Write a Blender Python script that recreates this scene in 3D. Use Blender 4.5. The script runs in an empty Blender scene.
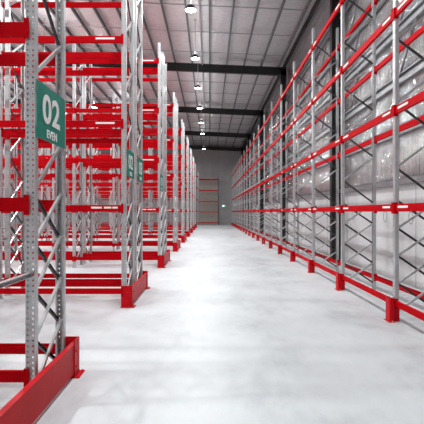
import bpy, bmesh, math, random
from mathutils import Vector, Matrix
random.seed(7)
PI = math.pi
SC = bpy.context.scene
COL = SC.collection

# ---------------------------------------------------------------- materials
def new_mat(name):
    m = bpy.data.materials.new(name); m.use_nodes = True
    nt = m.node_tree; b = nt.nodes['Principled BSDF']
    return m, nt, b

def noise(nt, scale, detail=4, rough=.55, vec=None, dist=0):
    n = nt.nodes.new('ShaderNodeTexNoise')
    n.inputs['Scale'].default_value = scale; n.inputs['Detail'].default_value = detail
    n.inputs['Roughness'].default_value = rough; n.inputs['Distortion'].default_value = dist
    if vec: nt.links.new(vec, n.inputs['Vector'])
    return n

def ramp(nt, src, stops):
    r = nt.nodes.new('ShaderNodeValToRGB'); e = r.color_ramp.elements
    while len(e) < len(stops): e.new(.5)
    for k, (p, c) in enumerate(stops):
        e[k].position = p; e[k].color = (c[0], c[1], c[2], 1)
    nt.links.new(src, r.inputs['Fac']); return r

def coords(nt, scale=(1, 1, 1), kind='Object'):
    t = nt.nodes.new('ShaderNodeTexCoord'); mp = nt.nodes.new('ShaderNodeMapping')
    mp.inputs['Scale'].default_value = scale
    nt.links.new(t.outputs[kind], mp.inputs['Vector']); return mp.outputs['Vector']

def bump(nt, b, src, strength, dist=.02):
    bp = nt.nodes.new('ShaderNodeBump'); bp.inputs['Strength'].default_value = strength
    bp.inputs['Distance'].default_value = dist
    nt.links.new(src, bp.inputs['Height']); nt.links.new(bp.outputs['Normal'], b.inputs['Normal'])
    return bp

def simple(name, col, rough=.5, metal=0, var=.0, scale=3, spec=.5):
    m, nt, b = new_mat(name)
    b.inputs['Roughness'].default_value = rough; b.inputs['Metallic'].default_value = metal
    b.inputs['Specular IOR Level'].default_value = spec
    if var:
        n = noise(nt, scale, 5, .6, coords(nt))
        lo = [c*(1-var) for c in col]; hi = [min(1, c*(1+var)) for c in col]
        r = ramp(nt, n.outputs['Fac'], [(.3, lo), (.7, hi)])
        nt.links.new(r.outputs['Color'], b.inputs['Base Color'])
    else:
        b.inputs['Base Color'].default_value = (*col, 1)
    return m

M = {}
M['red'] = simple('red_paint', (.46, .0025, .007), .5, 0, .10, 5, .02)
M['guard_red'] = simple('guard_red_paint', (.50, .004, .010), .42, 0, .12, 6, .10)
M['steel'] = simple('galvanised_steel', (.50, .51, .515), .40, .6, .12, 9)
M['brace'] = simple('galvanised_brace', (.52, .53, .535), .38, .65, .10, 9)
M['shaded_steel'] = simple('shaded_rack_steel', (.065, .065, .068), .40, .3, .2, 9)  # galvanised steel darkened, putting the descending braces' shade into the colour
M['black'] = simple('black_steel_paint', (.010, .010, .011), .45, 0, .2, 2)
M['purlin'] = simple('purlin_steel', (.20, .20, .205), .5, .5, .15, 3)
M['girt'] = simple('girt_steel', (.34, .35, .36), .45, .6, .15, 3)
M['pipe'] = simple('grey_pipe', (.45, .45, .46), .45, .4, .1, 3)
M['green'] = simple('sign_green', (.003, .215, .155), .55, 0, .05, 8, .2)
M['white'] = simple('sign_white', (.86, .87, .86), .45)
M['label'] = simple('label_white', (.85, .84, .82), .5, 0, .06, 40)
M['door'] = simple('panel_door_paint', (.40, .38, .34), .6, 0, .06, 2)
M['dark'] = simple('lamp_housing', (.05, .05, .055), .4, .5, .1, 8)
M['box'] = simple('box_grey', (.62, .63, .63), .5, 0, .05, 8)

def emit(name, col, s):
    m, nt, b = new_mat(name)
    b.inputs['Base Color'].default_value = (*col, 1)
    b.inputs['Emission Color'].default_value = (*col, 1)
    b.inputs['Emission Strength'].default_value = s
    return m
M['lamp'] = emit('lamp_diffuser', (1, .985, .96), 30)
M['exit_white'] = emit('exit_lit_white', (.8, 1, .93), 1.1)
M['exit_green'] = emit('exit_lit_green', (.03, .55, .25), .5)

# floor: sealed concrete with soft mottling and a few greenish stains
m, nt, b = new_mat('sealed_concrete'); M['floor'] = m
v = coords(nt, (1, .55, 1))
n1 = noise(nt, .9, 8, .62, v, .4); n2 = noise(nt, 6, 6, .6, v)
mx = nt.nodes.new('ShaderNodeMath'); mx.operation = 'MULTIPLY_ADD'
nt.links.new(n2.outputs['Fac'], mx.inputs[0]); mx.inputs[1].default_value = .35; nt.links.new(n1.outputs['Fac'], mx.inputs[2])
r1 = ramp(nt, mx.outputs[0], [(.46, (.45, .485, .50)), (.66, (.56, .60, .613)), (.88, (.62, .66, .675))])
n3 = noise(nt, 1.7, 3, .5, coords(nt)); r3 = ramp(nt, n3.outputs['Fac'], [(.66, (0, 0, 0)), (.76, (1, 1, 1))])
mixc = nt.nodes.new('ShaderNodeMix'); mixc.data_type = 'RGBA'
sc_ = nt.nodes.new('ShaderNodeMath'); sc_.operation = 'MULTIPLY'; sc_.inputs[1].default_value = .7
nt.links.new(r3.outputs['Color'], sc_.inputs[0]); nt.links.new(sc_.outputs[0], mixc.inputs['Factor'])
nt.links.new(r1.outputs['Color'], mixc.inputs['A']); mixc.inputs['B'].default_value = (.42, .58, .50, 1)
nt.links.new(mixc.outputs['Result'], b.inputs['Base Color'])
rr = nt.nodes.new('ShaderNodeMapRange'); rr.inputs['To Min'].default_value = .34; rr.inputs['To Max'].default_value = .55
nt.links.new(n1.outputs['Fac'], rr.inputs['Value']); nt.links.new(rr.outputs['Result'], b.inputs['Roughness'])
bump(nt, b, n2.outputs['Fac'], .05, .01)

def concrete(name, a, c):
    m, nt, b = new_mat(name)
    n = noise(nt, .8, 8, .6, coords(nt, (1, 1, .5))); r = ramp(nt, n.outputs['Fac'], [(.3, a), (.7, c)])
    nt.links.new(r.outputs['Color'], b.inputs['Base Color']); b.inputs['Roughness'].default_value = .75
    bump(nt, b, noise(nt, 30, 3).outputs['Fac'], .06, .01)
    return m
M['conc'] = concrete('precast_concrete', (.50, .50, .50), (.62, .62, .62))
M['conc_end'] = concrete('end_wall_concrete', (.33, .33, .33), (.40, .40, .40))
M['ring'] = concrete('patched_concrete', (.30, .30, .30), (.36, .36, .36))

# foil faced insulation
def foil(name, scale, sc2, rough, st, base, metal=1):
    m, nt, b = new_mat(name)
    b.inputs['Metallic'].default_value = metal
    v = coords(nt, scale); n = noise(nt, 1, 6, .62, v, .8)
    v2 = coords(nt, sc2); n2 = noise(nt, 1, 4, .6, v2, 1.2)
    ad = nt.nodes.new('ShaderNodeMath'); ad.operation = 'ADD'
    nt.links.new(n.outputs['Fac'], ad.inputs[0]); nt.links.new(n2.outputs['Fac'], ad.inputs[1])
    r = ramp(nt, n2.outputs['Fac'], [(.3, [c*.8 for c in base]), (.7, base)])
    nt.links.new(r.outputs['Color'], b.inputs['Base Color'])
    b.inputs['Roughness'].default_value = rough
    bump(nt, b, ad.outputs[0], st, .05)
    return m
M['foil_roof'] = foil('roof_foil', (.6, 1.6, 1), (4, 7, 5), .34, 1.0, (.94, .94, .95), .68)
M['foil_wall'] = foil('wall_foil', (1, 3.2, .35), (1, 26, 1.0), .13, .9, (.93, .93, .94), 1)

# ---------------------------------------------------------------- mesh builder
class MB:
    def __init__(s): s.v = []; s.f = []; s.mi = []
    def add(s, vs, fs, mi=0):
        o = len(s.v); s.v += [tuple(p) for p in vs]; s.f += [tuple(i+o for i in f) for f in fs]; s.mi += [mi]*len(fs)
    def box(s, x0, x1, y0, y1, z0, z1, mi=0, mat=None):
        vs = [Vector(p) for p in ((x0,y0,z0),(x1,y0,z0),(x1,y1,z0),(x0,y1,z0),(x0,y0,z1),(x1,y0,z1),(x1,y1,z1),(x0,y1,z1))]
        if mat: vs = [mat @ p for p in vs]
        s.add(vs, [(0,3,2,1),(4,5,6,7),(0,1,5,4),(1,2,6,5),(2,3,7,6),(3,0,4,7)], mi)
    def prism(s, prof, a, bb, frame, mi=0):
        # closed profile (list of 2d) swept between a and bb; frame=(u,v) vectors
        u, w = frame; n = len(prof)
        vs = [a+u*p[0]+w*p[1] for p in prof]+[bb+u*p[0]+w*p[1] for p in prof]
        fs = [(i, (i+1) % n, n+(i+1) % n, n+i) for i in range(n)]+[tuple(range(n-1, -1, -1)), tuple(range(n, 2*n))]
        s.add(vs, fs, mi)
    def cyl(s, a, bb, r, n=10, mi=0, r2=None):
        a = Vector(a); bb = Vector(bb); d = (bb-a).normalized()
        u = d.orthogonal().normalized(); w = d.cross(u)
        r2 = r if r2 is None else r2
        vs = [a+(u*math.cos(2*PI*k/n)+w*math.sin(2*PI*k/n))*r for k in range(n)]
        vs += [bb+(u*math.cos(2*PI*k/n)+w*math.sin(2*PI*k/n))*r2 for k in range(n)]
        fs = [(i, (i+1) % n, n+(i+1) % n, n+i) for i in range(n)]+[tuple(range(n-1, -1, -1)), tuple(range(n, 2*n))]
        s.add(vs, fs, mi)
    def lathe(s, prof, n=20, mi=0):
        k = len(prof); vs = []
        for (r, z) in prof:
            vs += [(r*math.cos(2*PI*i/n), r*math.sin(2*PI*i/n), z) for i in range(n)]
        fs = []
        for j in range(k-1):
            for i in range(n):
                fs.append((j*n+i, j*n+(i+1) % n, (j+1)*n+(i+1) % n, (j+1)*n+i))
        s.add(vs, fs, mi)
    def mesh(s, name, mats):
        me = bpy.data.meshes.new(name); me.from_pydata(s.v, [], s.f)
        for mm in (mats if isinstance(mats, list) else [mats]): me.materials.append(mm)
        me.polygons.foreach_set('material_index', s.mi)
        bm = bmesh.new(); bm.from_mesh(me); bmesh.ops.recalc_face_normals(bm, faces=bm.faces); bm.to_mesh(me); bm.free()
        me.update(); return me

def link(name, me, parent=None, loc=(0,0,0), rot=None):
    o = bpy.data.objects.new(name, me); COL.objects.link(o); o.location = loc
    if rot: o.rotation_euler = rot
    if parent: o.parent = parent
    return o
def empty(name, loc, rz=0):
    o = bpy.data.objects.new(name, None); COL.objects.link(o); o.location = loc; o.rotation_euler = (0, 0, rz)
    o.empty_display_size = .2
    return o
def tag(o, label=None, cat=None, group=None, kind=None):
    if label: o['label'] = label
    if cat: o['category'] = cat
    if group: o['group'] = group
    if kind: o['kind'] = kind
    return o
def struct(name, mb, mat, label=None, loc=(0,0,0)):
    o = link(name, mb.mesh(name, mat), None, loc); o['kind'] = 'structure'
    if label: o['label'] = label
    return o
ORD = ('first second third fourth fifth sixth seventh eighth ninth tenth eleventh twelfth thirteenth fourteenth fifteenth '
       'sixteenth seventeenth eighteenth nineteenth twentieth').split()
X_, Y_, Z_ = Vector((1,0,0)), Vector((0,1,0)), Vector((0,0,1))

# ---------------------------------------------------------------- building shell
XW, XL, YB, YE = 4.95, -27.0, -7.0, 60.0
def roof_z(x): return 11.24+.045*(4.6-x)
mb = MB(); mb.box(XL-.3, XW+.3, YB, YE+.3, -.2, 0); struct('floor', mb, M['floor'])

# roof foil sagging between the purlins
PUR = 1.1
mb = MB(); nx, ny = 116, 130
for j in range(ny+1):
    for i in range(nx+1):
        x = XL+(XW+.1-XL)*i/nx; y = YB+(YE-YB)*j/ny
        ph = ((XW-.55-x)/PUR) % 1
        z = roof_z(x)-.035*math.sin(PI*ph)**2*(1+.5*math.sin(2.4*y+3*x))+.006*random.uniform(-1, 1)
        mb.v.append((x, y, z))
for j in range(ny):
    for i in range(nx):
        a = j*(nx+1)+i; mb.f.append((a, a+1, a+nx+2, a+nx+1)); mb.mi.append(0)
me = mb.mesh('ceiling', M['foil_roof'])
me.polygons.foreach_set('use_smooth', [True]*len(me.polygons))
o = link('ceiling', me); o['kind'] = 'structure'
sm = o.modifiers.new('sheet', 'SOLIDIFY'); sm.thickness = .06; sm.offset = 1

# purlins (C sections along the building)
xs = []
x = XW-.55
while x > XL: xs.append(x); x -= PUR
for x in xs:
    mb = MB(); z = roof_z(x)-.065
    for pr in ([(-.035,0),(.035,0),(.035,-.006),(-.035,-.006)], [(-.035,-.006),(-.029,-.006),(-.029,-.2),(-.035,-.2)], [(-.029,-.194),(.035,-.194),(.035,-.2),(-.029,-.2)], [(.030,-.175),(.035,-.175),(.035,-.194),(.030,-.194)]):
        mb.prism(pr, Vector((x, YB, z)), Vector((x, YE, z)), (X_, Z_))
    struct('purlin_beam', mb, M['purlin'])
# bridging rods across the purlins
y = 15.4
ys = []
while y > YB: y -= 2.8
y += 2.8
while y < YE: ys.append(y); y += 2.8
for y in ys:
    mb = MB(); x1, x0 = XW-.5, XL+.5
    mb.prism([(-.02,-.02),(.02,-.02),(.02,.02),(-.02,.02)], Vector((x0, y+.9, roof_z(x0)-.2)), Vector((x1, y+.9, roof_z(x1)-.2)), (Y_, Z_))
    struct('bridging_beam', mb, M['pipe'])

# portal frames: black I columns and roof beams
def ibeam(mb, a, bb, u, w, d, bw, tf=.016, tw=.011):
    # depth d along w, flange width bw along u
    mb.prism([(-bw/2,d/2-tf),(bw/2,d/2-tf),(bw/2,d/2),(-bw/2,d/2)], a, bb, (u, w))
    mb.prism([(-bw/2,-d/2),(bw/2,-d/2),(bw/2,-d/2+tf),(-bw/2,-d/2+tf)], a, bb, (u, w))
    mb.prism([(-tw/2,-d/2+tf),(tw/2,-d/2+tf),(tw/2,d/2-tf),(-tw/2,d/2-tf)], a, bb, (u, w))
FR = [4.3, 15.5, 26.5, 37.6, 48.8, 59.55]
for y in FR:
    mb = MB(); ibeam(mb, Vector((4.69, y, 0)), Vector((4.69, y, 10.90)), Y_, X_, .36, .26)
    mb.box(4.47, 4.91, y-.16, y+.16, 0, .025)
    struct('portal_column', mb, M['black'])
    mb = MB()
    s = Vector((1, 0, -.045)).normalized(); nn = Vector((.045, 0, 1)).normalized()
    a = Vector((XL+.1, y, roof_z(XL+.1)-.065-.2-.26)); c = Vector((4.86, y, roof_z(4.86)-.065-.2-.26))
    ibeam(mb, a, c, Y_, nn, .50, .20)
    struct('roof_beam', mb, M['black'])
mb = MB(); mb.box(4.60, 4.74, YB, YE, 10.80, 10.96); struct('eave_beam', mb, M['black'])

# side wall: precast panels below, foil above
mb = MB(); mb.box(XW, XW+.2, YB, YE, 0, 2.52)
struct('wall_right', mb, M['conc'])
mb = MB()
y = YB+2.0
while y < YE:
    mb.box(XW-.004, XW+.02, y-.012, y+.012, .0, 2.52); y += 2.5
struct('trim_1', mb, M['ring'])
mb = MB()
for i, (yy, zz) in enumerate([(10.25,1.66),(11.75,1.68),(14.35,1.68),(16.8,1.68),(19.3,1.68),(21.8,1.68)]):
    n = 18
    vs, fs = [], []
    for k in range(n):
        a = 2*PI*k/n
        for r, dx in ((1, 0), (1, -.006), (.78, -.006), (.78, 0)):
            vs.append((XW+dx, yy+.13*r*math.cos(a), zz+.17*r*math.sin(a)))
    for k in range(n):
        for q in range(3):
            a, c = k*4+q, ((k+1) % n)*4+q
            fs.append((a, a+1, c+1, c))
    mb.add(vs, fs)
struct('trim_2', mb, M['ring'])
# foil sheet with vertical creases
mb = MB(); ny, nz = 900, 18
off = [random.uniform(-1, 1) for _ in range(ny+1)]
for j in range(ny+1):
    for k in range(nz+1):
        y = YB+(YE-YB)*j/ny; z = 2.5+(roof_z(XW)-2.48)*k/nz
        mb.v.append((XW+.02+.011*off[j]*(.4+.6*math.sin(2.1*z+off[(j//9)*9]*6)**2)+.012*math.sin(1.3*y+.9*z)+.003*random.uniform(-1, 1), y, z))
for j in range(ny):
    for k in range(nz):
        a = j*(nz+1)+k; mb.f.append((a, a+1, a+nz+2, a+nz+1)); mb.mi.append(0)
me = mb.mesh('wall_right', M['foil_wall']); me.polygons.foreach_set('use_smooth', [True]*len(me.polygons))
o = link('wall_right', me); o['kind'] = 'structure'
sm = o.modifiers.new('sheet', 'SOLIDIFY'); sm.thickness = .05
# ledge angle and girts
mb = MB(); mb.box(XW-.13, XW-.004, YB, YE, 2.50, 2.515); mb.box(XW-.13, XW-.12, YB, YE, 2.515, 2.64); struct('wall_beam', mb, M['girt'])
for z in (3.9, 5.2, 6.5, 7.8, 9.1):
    mb = MB()
    mb.box(XW-.05, XW-.04, YB, YE, z-.125, z+.125); mb.box(XW-.12, XW-.05, YB, YE, z+.115, z+.125); mb.box(XW-.12, XW-.05, YB, YE, z-.125, z-.115)
    mb.box(XW-.12, XW-.11, YB, YE, z+.09, z+.115); mb.box(XW-.12, XW-.11, YB, YE, z-.115, z-.09)
    struct('wall_beam', mb, M['girt'])
# sag rods between the girts
for kk in range(12):
    yy = 6.4+kk*3.73
    mb = MB()
    for z0, z1 in ((5.32, 6.38), (6.62, 7.68), (7.92, 8.98)):
        mb.prism([(-.03,-.02),(.03,-.02),(.03,.02),(-.03,.02)], Vector((XW-.085, yy+.5, z0)), Vector((XW-.085, yy-.35, z1)), (Y_, X_))
    struct('brace_beam', mb, M['purlin'])

# end wall with panel joints
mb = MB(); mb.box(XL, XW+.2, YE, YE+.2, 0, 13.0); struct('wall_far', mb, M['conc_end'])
mb = MB(); x = 3.6
while x > XL:
    mb.box(x-.02, x+.02, YE-.004, YE+.02, 0, 12.2); x -= 2.45
struct('trim_3', mb, M['ring'])
mb = MB(); mb.box(XL-.2, XL, YB, YE, 0, 13.0); struct('wall_left', mb, M['conc'])
# a services pipe running under the purlins beside the lamp line
mb = MB(); mb.cyl((-.45, YB, roof_z(-.45)-.32), (-.45, YE-.2, roof_z(-.45)-.32), .045, 10)
struct('services_beam', mb, M['pipe'])

# ---------------------------------------------------------------- rack components
BAY, PW, PD = 2.75, .09, .062
def post_mesh(h):
    bm = bmesh.new()
    xs_ = [-.045, -.031, -.017, .017, .031, .045]
    zs = [0, .06]; z = .06
    while z+.05 < h-.02: zs += [z+.018, z+.05]; z += .05
    zs.append(h)
    yw = -PD/2
    grid = [[bm.verts.new((x, yw, z)) for x in xs_] for z in zs]
    for r in range(len(zs)-1):
        hole = (r % 2 == 1) and r < len(zs)-2
        for c in range(5):
            if hole and c in (1, 3): continue
            bm.faces.new((grid[r][c], grid[r][c+1], grid[r+1][c+1], grid[r+1][c]))
    for side, c in ((-1, 0), (1, 5)):
        pl = [(side*.045, PD/2), (side*.025, PD/2)]
        prev = [grid[0][c], grid[-1][c]]
        col0 = [g[c] for g in grid]
        b0 = bm.verts.new((pl[0][0], pl[0][1], 0)); t0 = bm.verts.new((pl[0][0], pl[0][1], h))
        bm.faces.new(col0+[t0, b0])
        b1 = bm.verts.new((pl[1][0], pl[1][1], 0)); t1 = bm.verts.new((pl[1][0], pl[1][1], h))
        bm.faces.new((b0, t0, t1, b1))
    bmesh.ops.recalc_face_normals(bm, faces=bm.faces)
    bmesh.ops.solidify(bm, geom=bm.faces[:], thickness=.0028)
    me = bpy.data.meshes.new('upright_post'); bm.to_mesh(me); bm.free(); me.materials.append(M['steel']); return me
POST = post_mesh(7.25); POST_END = post_mesh(6.65); POST_END.materials[0] = M['shaded_steel']  # unlit end rack posts: their shade is put into the colour too

mb = MB(); mb.box(-.07, .07, -.065, .065, 0, .008)
for sx in (-1, 1): mb.cyl((sx*.058, 0, .008), (sx*.058, 0, .022), .011, 6)
PLATE = mb.mesh('base_plate', M['steel'])

def beam_mesh(h, conn):
    mb = MB(); L = BAY-PW-.008
    # stepped box: full height outside, a step down on the inner top edge
    pr = [(-.022,0),(.028,0),(.028,h-.028),(.006,h-.028),(.006,h),(-.018,h),(-.022,h-.004)]
    mb.prism(pr, Vector((-L/2, 0, -h/2)), Vector((L/2, 0, -h/2)), (Y_, Z_))
    if conn:
        for s in (-1, 1): conn_into(mb, s, h)
    return mb.mesh('beam', M['red'])
def conn_into(mb, s, h):
    e = (BAY-PW)/2
    hh = h/2+.035
    mb.box(min(s*(e-.006), s*(e-.0005)), max(s*(e-.006), s*(e-.0005)), -.0415, .028, -hh, hh-.01)
    mb.box(min(s*(e-.006), s*(e+.042)), max(s*(e-.006), s*(e+.042)), -.0445, -.0395, -hh, hh-.01)
    for k in (-1, 1): mb.cyl((s*(e+.025), -.0445, k*.05), (s*(e+.025), -.049, k*.05), .009, 6)
BH, BH0 = .125, .105
B_PLAIN = {h: beam_mesh(h, False) for h in (BH, BH0)}
B_FULL = {h: beam_mesh(h, True) for h in (BH, BH0)}
CONN = {}
for h in (BH, BH0):
    for s in (-1, 1):
        mb = MB(); conn_into(mb, s, h); CONN[h, s] = mb.mesh('beam_connector', M['red'])
def label_mesh(pieces):
    out = []
    for a, w in pieces:
        mb = MB(); mb.box(a-w/2, a+w/2, -.0245, -.0222, -.004, .030); out.append(mb.mesh('load_label', M['label']))
    return out
LABEL_L = label_mesh([(.86, .20), (1.07, .14), (1.21, .10)])
LABEL_S = label_mesh([(-1.06, .34), (1.08, .30)])
LABEL_U = label_mesh([(1.02, .36)])

def brace_geo(mb, p, q, x, open_front, mi=0):
    # C channel from p=(y,z) to q in the plane x; web towards +x when not open_front
    a = Vector((x, p[0], p[1])); c = Vector((x, q[0], q[1])); d = (c-a).normalized(); w = X_.cross(d)
    hw, dp, t = .017, .024, .003
    s = -1 if open_front else 1
    xw = s*dp/2
    mb.prism([(xw-s*t,-hw),(xw,-hw),(xw,hw),(xw-s*t,hw)], a, c, (X_, w), mi)
    for e in (-1, 1):
        mb.prism([(-xw, e*hw),(-xw, e*(hw-t)),(xw-s*t, e*(hw-t)),(xw-s*t, e*hw)], a, c, (X_, w), mi)
    for pt in (a, c): mb.cyl(pt+X_*(dp/2)-d*0, pt+X_*(dp/2+.010), .011, 6, mi)
JY = .335
def brace_list(htop, mirror):
    out = []
    z = .17
    for k in range(4):
        out.append(('asc', z, z+.455)); out.append(('desc', z+.455, z)); z += .455
    z = 1.99+.03; side = 1 if not mirror else -1   # start at the rear post (side=+1) or the front post (-1)
    while z+.54 < htop-.05:
        # from (side,z) to (-side,z+.5)
        if side == 1: out.append(('desc', z+.5, z))
        else: out.append(('asc', z, z+.5))
        z += .535; side = -side
    return out
_bc = {}
def brace_mesh(kind, dz):
    key = (kind, round(dz, 3))
    if key not in _bc:
        mb = MB()
        if kind == 'asc': brace_geo(mb, (-JY, 0), (JY, dz), .013, False)
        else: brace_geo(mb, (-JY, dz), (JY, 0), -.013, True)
        _bc[key] = mb.mesh('brace', M['brace'] if kind == 'asc' else M['shaded_steel'])
    return _bc[key]

LEVELS = [.30, 1.87, 3.47, 5.07, 6.67]
mb = MB()
for x0, x1, y0, y1 in ((-.051, .051, -.039, -.034), (-.051, -.046, -.034, .036), (.046, .051, -.034, .036)): mb.box(x0, x1, y0, y1, 0, .235)
SLEEVE = mb.mesh('guard_sleeve', M['guard_red'])  # rear sides of the column guard, built as a sleeve on the post
def run(root, nb, s, y0, depth, detail_frames, beam_budget, detail_bays, labels, mirror, levels=LEVELS, post=POST, htop=7.25, lab=None, plates=3):
    """one single-depth run of frames and bays; local x = s*bay*i, front at y0"""
    stuff = MB(); stuff_b = MB()
    for i in range(nb+1):
        x = s*BAY*i
        for yy, rz in ((y0, 0), (y0+depth, PI)):
            p = link('upright_post', post, root, (x, yy, 0.008), (0, 0, rz))
            if lab is LABEL_S and yy == y0 and i > 0: link('guard_sleeve', SLEEVE, p)
            if i < plates: link('base_plate', PLATE, p, (0, 0, -.008))
        for kind, za, zb in brace_list(htop, mirror):
            zlo = min(za, zb); dz = abs(za-zb)
            if i < detail_frames:
                link('brace', brace_mesh(kind, dz), root, (x, y0+depth/2, zlo))
            else:
                c = y0+depth/2
                if kind == 'asc': brace_geo(stuff, (c-JY, zlo), (c+JY, zlo+dz), x+.013, False)
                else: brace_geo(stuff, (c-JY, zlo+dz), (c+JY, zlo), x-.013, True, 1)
    if stuff.f:
        o = link('bracing', stuff.mesh('bracing', [M['brace'], M['shaded_steel']]), root); o['kind'] = 'stuff'
    n = 0
    for i in range(nb):
        xc = s*BAY*(i+.5)
        for face in (0, 1):
            for li, z in enumerate(levels):
                h = BH0 if li == 0 else BH
                yy = y0-.012 if face == 0 else y0+depth+.012
                rz = 0 if face == 0 else PI
                if n < beam_budget:
                    det = i < detail_bays
                    bo = link('beam', B_PLAIN[h] if det else B_FULL[h], root, (xc, yy, z), (0, 0, rz))
                    if det:
                        for q in (-1, 1): link('beam_connector', CONN[h, q], bo)
                    if i < labels and face == 0 and li > 0:
                        for lm in (lab or (LABEL_L if li == 1 else LABEL_U)): link('load_label', lm, bo)
                else:
                    for vs_, fs_ in ((B_FULL[h].vertices, B_FULL[h].polygons),):
                        sg = 1 if face == 0 else -1
                        stuff_b.add([(xc+sg*v.co.x, yy+sg*v.co.y, z+v.co.z) for v in vs_], [tuple(f.vertices) for f in fs_])
                n += 1
    if stuff_b.f:
        o = link('beam_run', stuff_b.mesh('beam_run', M['red']), root); o['kind'] = 'stuff'

def spacer(root, x, ya, yb, zs):
    for z in zs:
        mb = MB()
        mb.prism([(-.02,-.02),(.02,-.02),(.02,-.016),(-.016,-.016),(-.016,.016),(.02,.016),(.02,.02),(-.02,.02)], Vector((x, ya, z)), Vector((x, yb, z)), (X_, Z_))
        link('row_spacer', mb.mesh('row_spacer', M['brace']), root)

# ---------------------------------------------------------------- end guards
def end_guard(y0, y1, label):
    t = empty('end_guard', (-1.47, (y0+y1)/2, 0)); hl = (y1-y0)/2
    tag(t, label, 'guard rail', 'red end-of-row guard rails')
    mb = MB()
    mb.box(-.008, 0, -hl+.012, hl-.012, .04, .36); mb.box(-.055, -.008, -hl+.012, hl-.012, .352, .36); mb.box(-.055, -.008, -hl+.012, hl-.012, .04, .048)
    link('rail', mb.mesh('rail', M['guard_red']), t)
    for s in (-1, 1):
        mb = MB()
        ye = s*hl
        mb.box(-.20, .006, min(ye, ye-s*.010), max(ye, ye-s*.010), .01, .405)
        mb.box(0.0005, .010, min(ye, ye-s*.16), max(ye, ye-s*.16), .01, .405)
        for k, zz in enumerate((.11, .28)):
            mb.cyl((.010, ye-s*.11, zz), (.020, ye-s*.11, zz), .013, 8)
            mb.cyl((-.09, ye, zz), (-.09, ye+s*.010, zz), .011, 8)
        p = link('end_post', mb.mesh('end_post', M['guard_red']), t)
        mb = MB()
        mb.box(-.20, .06, min(ye+s*.05, ye-s*.17), max(ye+s*.05, ye-s*.17), 0, .010)
        for px in (-.05, .035): mb.cyl((px, ye+s*.028, .010), (px, ye+s*.028, .024), .012, 6)
        link('floor_plate', mb.mesh('floor_plate', M['guard_red']), p)
    return t

# ---------------------------------------------------------------- signs
def text_mesh(txt, size, xs, bold):
    cu = bpy.data.curves.new('lettering', 'FONT'); cu.body = txt; cu.size = size; cu.align_x = 'CENTER'; cu.align_y = 'CENTER'
    cu.extrude = .0012; cu.offset = bold; cu.space_character = 1.06
    o = bpy.data.objects.new('tmp', cu); COL.objects.link(o)
    dg = bpy.context.evaluated_depsgraph_get()
    me = bpy.data.meshes.new_from_object(o.evaluated_get(dg))
    bpy.data.objects.remove(o); me.transform(Matrix.Diagonal((xs, 1, 1, 1)))
    me.materials.clear(); me.materials.append(M['white']); return me
def aisle_sign(y, num, word, label):
    t = empty('aisle_sign', (-1.545, y, 2.475)); tag(t, label, 'sign', 'green aisle number signs')
    mb = MB(); mb.box(-.008, 0, -.36, .36, 0, .52)
    link('panel', mb.mesh('panel', M['green']), t)
    R = (PI/2, 0, PI/2)
    link('number', text_mesh(num, .37, 1.16, .009), t, (.0015, -.02, .285), R)
    link('wording', text_mesh(word, .108, 1.0, .003), t, (.0015, -.01, .066), R)
    mb = MB()
    for a in (-.31, .31): mb.box(-.020, -.008, a-.03, a+.03, .1, .4)
    link('bracket', mb.mesh('bracket', M['steel']), t)

# ---------------------------------------------------------------- the rack rows at right angles to the main aisle
XR, DP = -1.62, .76
ROWS = [7.92+5.55*k for k in range(8)]
def row_label(k):
    return ['pallet rack row with its end sign reading 02 EVEN, red beams on grey posts',
            'back-to-back rack row whose end carries an 02 sign and an 03 EVEN sign'][k]
# nearest row
t = empty('pallet_rack', (XR-.012, 0, 0)); tag(t, row_label(0), 'pallet rack', 'rack rows across the main aisle')
run(t, 2, -1, 2.27, DP, 0, 100, 1, 0, True)
run(t, 2, -1, 3.83, DP-.02, 2, 100, 2, 0, True)
for i in range(3): spacer(t, -BAY*i, 3.03+.036, 3.83-.036, (1.23, 7.0))
end_guard(2.2, 4.68, 'red floor guard rail around the row end under the 02 EVEN sign')
aisle_sign(4.10, '02', 'EVEN', 'large green 02 EVEN sign on the closest rack row end')
NB = [2, 3, 4, 5, 6, 7, 8, 8]
for k, y0 in enumerate(ROWS):
    t = empty('pallet_rack', (XR, y0, 0))
    lab = row_label(1) if k == 0 else f'back-to-back rack row, {ORD[k]} row beyond the one with the 02 ODD sign'
    tag(t, lab, 'pallet rack', 'rack rows across the main aisle')
    near = k < 2
    nf = [3, 2, 1, 1, 0, 0, 0, 0][k]
    g = .35
    run(t, NB[k], -1, 0, DP, nf, 50, 2 if near else 0, 1 if k < 4 else 0, True, plates=3 if near else 0)
    run(t, NB[k], -1, DP+g, DP, nf, 50, 2 if near else 0, 0, True, plates=3 if near else 0)
    for i in range(min(NB[k], 3)): spacer(t, -BAY*i, DP+.036, DP+g-.036, (1.23, 7.0))
    end_guard(y0-.05, y0+2*DP+g+.10, 'red floor guard rail around the row end below the 03 EVEN sign' if k == 0 else
              f'red floor guard rail, {ORD[k]} beyond the one under the 03 EVEN sign')
    if k == 0:
        aisle_sign(y0+.28, '02', 'ODD', 'small green 02 sign on the second rack row end')
        aisle_sign(y0+DP+g+.34, '03', 'EVEN', 'small green 03 sign beside the 02 sign on one row end')
    if k == 1:
        aisle_sign(y0+.02, '03', 'ODD', 'tiny green sign on the third rack row end, numerals hardly readable')
t = empty('pallet_rack', (XR+.05, 56.9, 0)); tag(t, 'single rack row before the end wall, last of the rows across the aisle', 'pallet rack', 'rack rows across the main aisle')
run(t, 8, -1, 0, DP, 0, 100, 0, 0, True, plates=0)
mb = MB(); mb.box(-1.5, 1.3, YE-.03, YE+.01, 0, 6.35)
for z in (.9, 1.8, 2.7, 3.6, 4.5, 5.4): mb.box(-1.5, 1.3, YE-.036, YE-.03, z-.012, z+.012)
struct('door_1', mb, M['door'])
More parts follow.
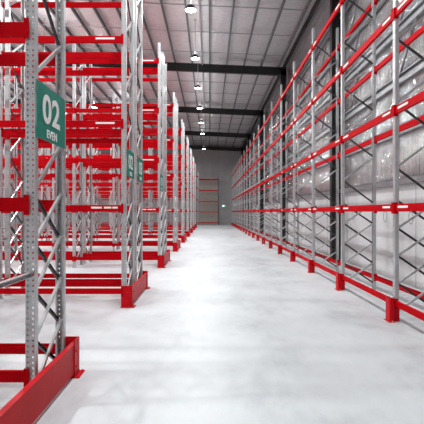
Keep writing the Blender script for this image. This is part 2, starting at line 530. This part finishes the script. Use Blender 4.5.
# short rack standing against the end wall
t = empty('pallet_rack', (1.22, 58.25, 0)); tag(t, 'one-bay rack facing down the aisle against the end wall', 'pallet rack')
run(t, 1, -1, 0, DP, 1, 100, 1, 0, True, levels=[.30, 1.80, 3.27, 4.80, 6.35], post=POST_END, htop=6.65, plates=2)

# ---------------------------------------------------------------- the long rack along the foil wall
YS, NBR = 1.39, 20
t = empty('pallet_rack', (3.08, YS, 0), -PI/2)
tag(t, 'long single rack of grey posts and red beams along the foil-lined wall', 'pallet rack')
def long_rack():
    run(t, NBR, -1, 0, .72, 6, 100, 6, 6, False, lab=LABEL_S, plates=0)
long_rack()

# column guards in front of its posts
mb = MB()
pr = [(-.085,-.062),(-.085,-.120),(-.072,-.140),(.072,-.140),(.085,-.120),(.085,-.062),(.077,-.062),(.077,-.117),(.068,-.132),(-.068,-.132),(-.077,-.117),(-.077,-.062)]
mb.prism(pr, Vector((0, 0, .008)), Vector((0, 0, .39)), (X_, Y_))
GU = mb.mesh('guard_body', M['guard_red'])
mb = MB(); mb.box(-.115, .115, -.160, -.060, 0, .008)
GP = mb.mesh('floor_plate', M['guard_red'])
mb = MB(); mb.cyl((0, 0, 0), (0, 0, .014), .013, 6); GB = mb.mesh('anchor_bolt', M['steel'])
def guard():
    g = empty('column_guard', (0, 0, 0), -PI/2)
    link('guard_body', GU, g); p = link('floor_plate', GP, g)
    for s in (-1, 1): link('anchor_bolt', GB, p, (s*.10, -.10, .008))
    return g
proto = guard()
def copy_tree(o, parent=None):
    c = o.copy(); COL.objects.link(c); c.parent = parent
    for ch in list(o.children): copy_tree(ch, c)
    return c
for k in range(19):
    g = proto if k == 0 else copy_tree(proto)
    g.location = (3.08, YS+BAY*(k+2), 0)
    tag(g, f'red steel column guard at a long rack post, {ORD[k]} from the near end' if k else 'red steel column guard at the closest post of the long rack', 'column guard', 'column guards along the long rack')

# ---------------------------------------------------------------- lamps
HL = 9.3
mb = MB(); mb.lathe([(.0,.20),(.06,.20),(.075,.16),(.075,.10),(.20,.055),(.215,.02),(.205,0),(.195,0),(.195,.012)], 24)
for k in range(12):
    a = 2*PI*k/12
    mb.box(.07, .15, -.004, .004, .06, .15, 0, Matrix.Rotation(a, 4, 'Z'))
LH = mb.mesh('housing', M['dark'])
mb = MB(); mb.lathe([(.195,.010),(.19,.002),(.12,-.012),(0,-.016)], 24); LD = mb.mesh('diffuser', M['lamp'])
def lamp(x, y, label, group, power, up=.06):
    top = roof_z(x)-.28
    l = empty('high_bay_lamp', (x, y, HL)); tag(l, label, 'lamp', group)
    link('housing', LH, l); link('diffuser', LD, l)
    mb = MB(); mb.cyl((0, 0, .20), (0, 0, top-HL), .012, 8); mb.cyl((0, 0, top-HL-.03), (0, 0, top-HL+.02), .05, 10)
    link('hanging_rod', mb.mesh('hanging_rod', M['pipe']), l)
    la = bpy.data.lights.new('high_bay_light', 'AREA'); la.shape = 'DISK'; la.size = .38; la.energy = power; la.color = (.97, .99, 1)
    lo = bpy.data.objects.new('high_bay_light', la); COL.objects.link(lo); lo.location = (x, y, HL-.03)
    la = bpy.data.lights.new('ceiling_fill', 'AREA'); la.shape = 'DISK'; la.size = .36; la.energy = power*up; la.color = (.97, .99, 1)  # added upward fill that brightens the roof foil; the housing itself is opaque
    lo = bpy.data.objects.new('ceiling_fill', la); COL.objects.link(lo); lo.location = (x, y, HL+.24); lo.rotation_euler = (PI, 0, 0)
POWER = 235
ly = [.8, 5.7, 10.6, 15.5, 20.4, 25.3, 30.2, 35.1, 40.0, 49.8]
for k, y in enumerate(ly):
    lamp(-.70, y, f'round high-bay lamp over the main aisle, {ORD[k-3]} from the near end' if k > 3 else
         ('large bright high-bay lamp over the main aisle, closest one in view' if k == 3 else 'round high-bay lamp over the open front end of the aisle'), 'lamps over the main aisle', POWER)
for r, x in enumerate((-8.3, -15.9, -23.5)):
    for k in range(6):
        lamp(x, 3.0+9.0*k, f'high-bay lamp over the racking, {ORD[k]} lamp in the {ORD[r]} line from the aisle', 'lamps over the racking', POWER*1.8, .14)

# ---------------------------------------------------------------- small things on the end wall
t = empty('exit_sign', (2.08, YE, 2.55)); tag(t, 'small lit green and white exit sign on the end wall', 'exit sign')
mb = MB(); mb.box(-.27, .27, -.06, 0, 0, .26); link('housing', mb.mesh('housing', M['box']), t)
mb = MB(); mb.box(-.25, .05, -.064, -.06, .02, .24); link('lit_panel', mb.mesh('lit_panel', M['exit_white']), t)
mb = MB(); mb.box(.05, .25, -.064, -.06, .02, .24); link('lit_panel', mb.mesh('lit_panel', M['exit_green']), t)
t = empty('electrical_box', (3.66, YE, 2.55)); tag(t, 'pale grey box mounted on the end wall by the long rack', 'electrical box')
mb = MB(); mb.box(-.28, .28, -.2, 0, 0, .5); link('cabinet', mb.mesh('cabinet', M['box']), t)
mb = MB(); mb.box(-.25, .25, -.212, -.2, .03, .47); link('lid', mb.mesh('lid', M['box']), t)

# ---------------------------------------------------------------- near end left open to let in added world fill, camera
w = bpy.data.worlds.new('World'); SC.world = w; w.use_nodes = True
w.node_tree.nodes['Background'].inputs['Color'].default_value = (.93, .97, 1, 1)
w.node_tree.nodes['Background'].inputs['Strength'].default_value = .5

cam = bpy.data.cameras.new('camera'); co = bpy.data.objects.new('camera', cam); COL.objects.link(co)
cam.sensor_width = 36; cam.lens = 36*417/424; cam.shift_x = (212-209.5)/424; cam.shift_y = 0
cam.clip_start = .05; cam.clip_end = 200
co.location = (0, 0, 1.8); co.rotation_euler = (PI/2, 0, 0)
SC.camera = co
SC.view_settings.view_transform = 'Standard'; SC.view_settings.look = 'None'; SC.view_settings.gamma = 1
SC.view_settings.use_curve_mapping = False; SC.view_settings.exposure = .10
SC.cycles.use_denoising = True; SC.cycles.diffuse_bounces = 8; SC.cycles.max_bounces = 14; SC.cycles.sample_clamp_indirect = 6
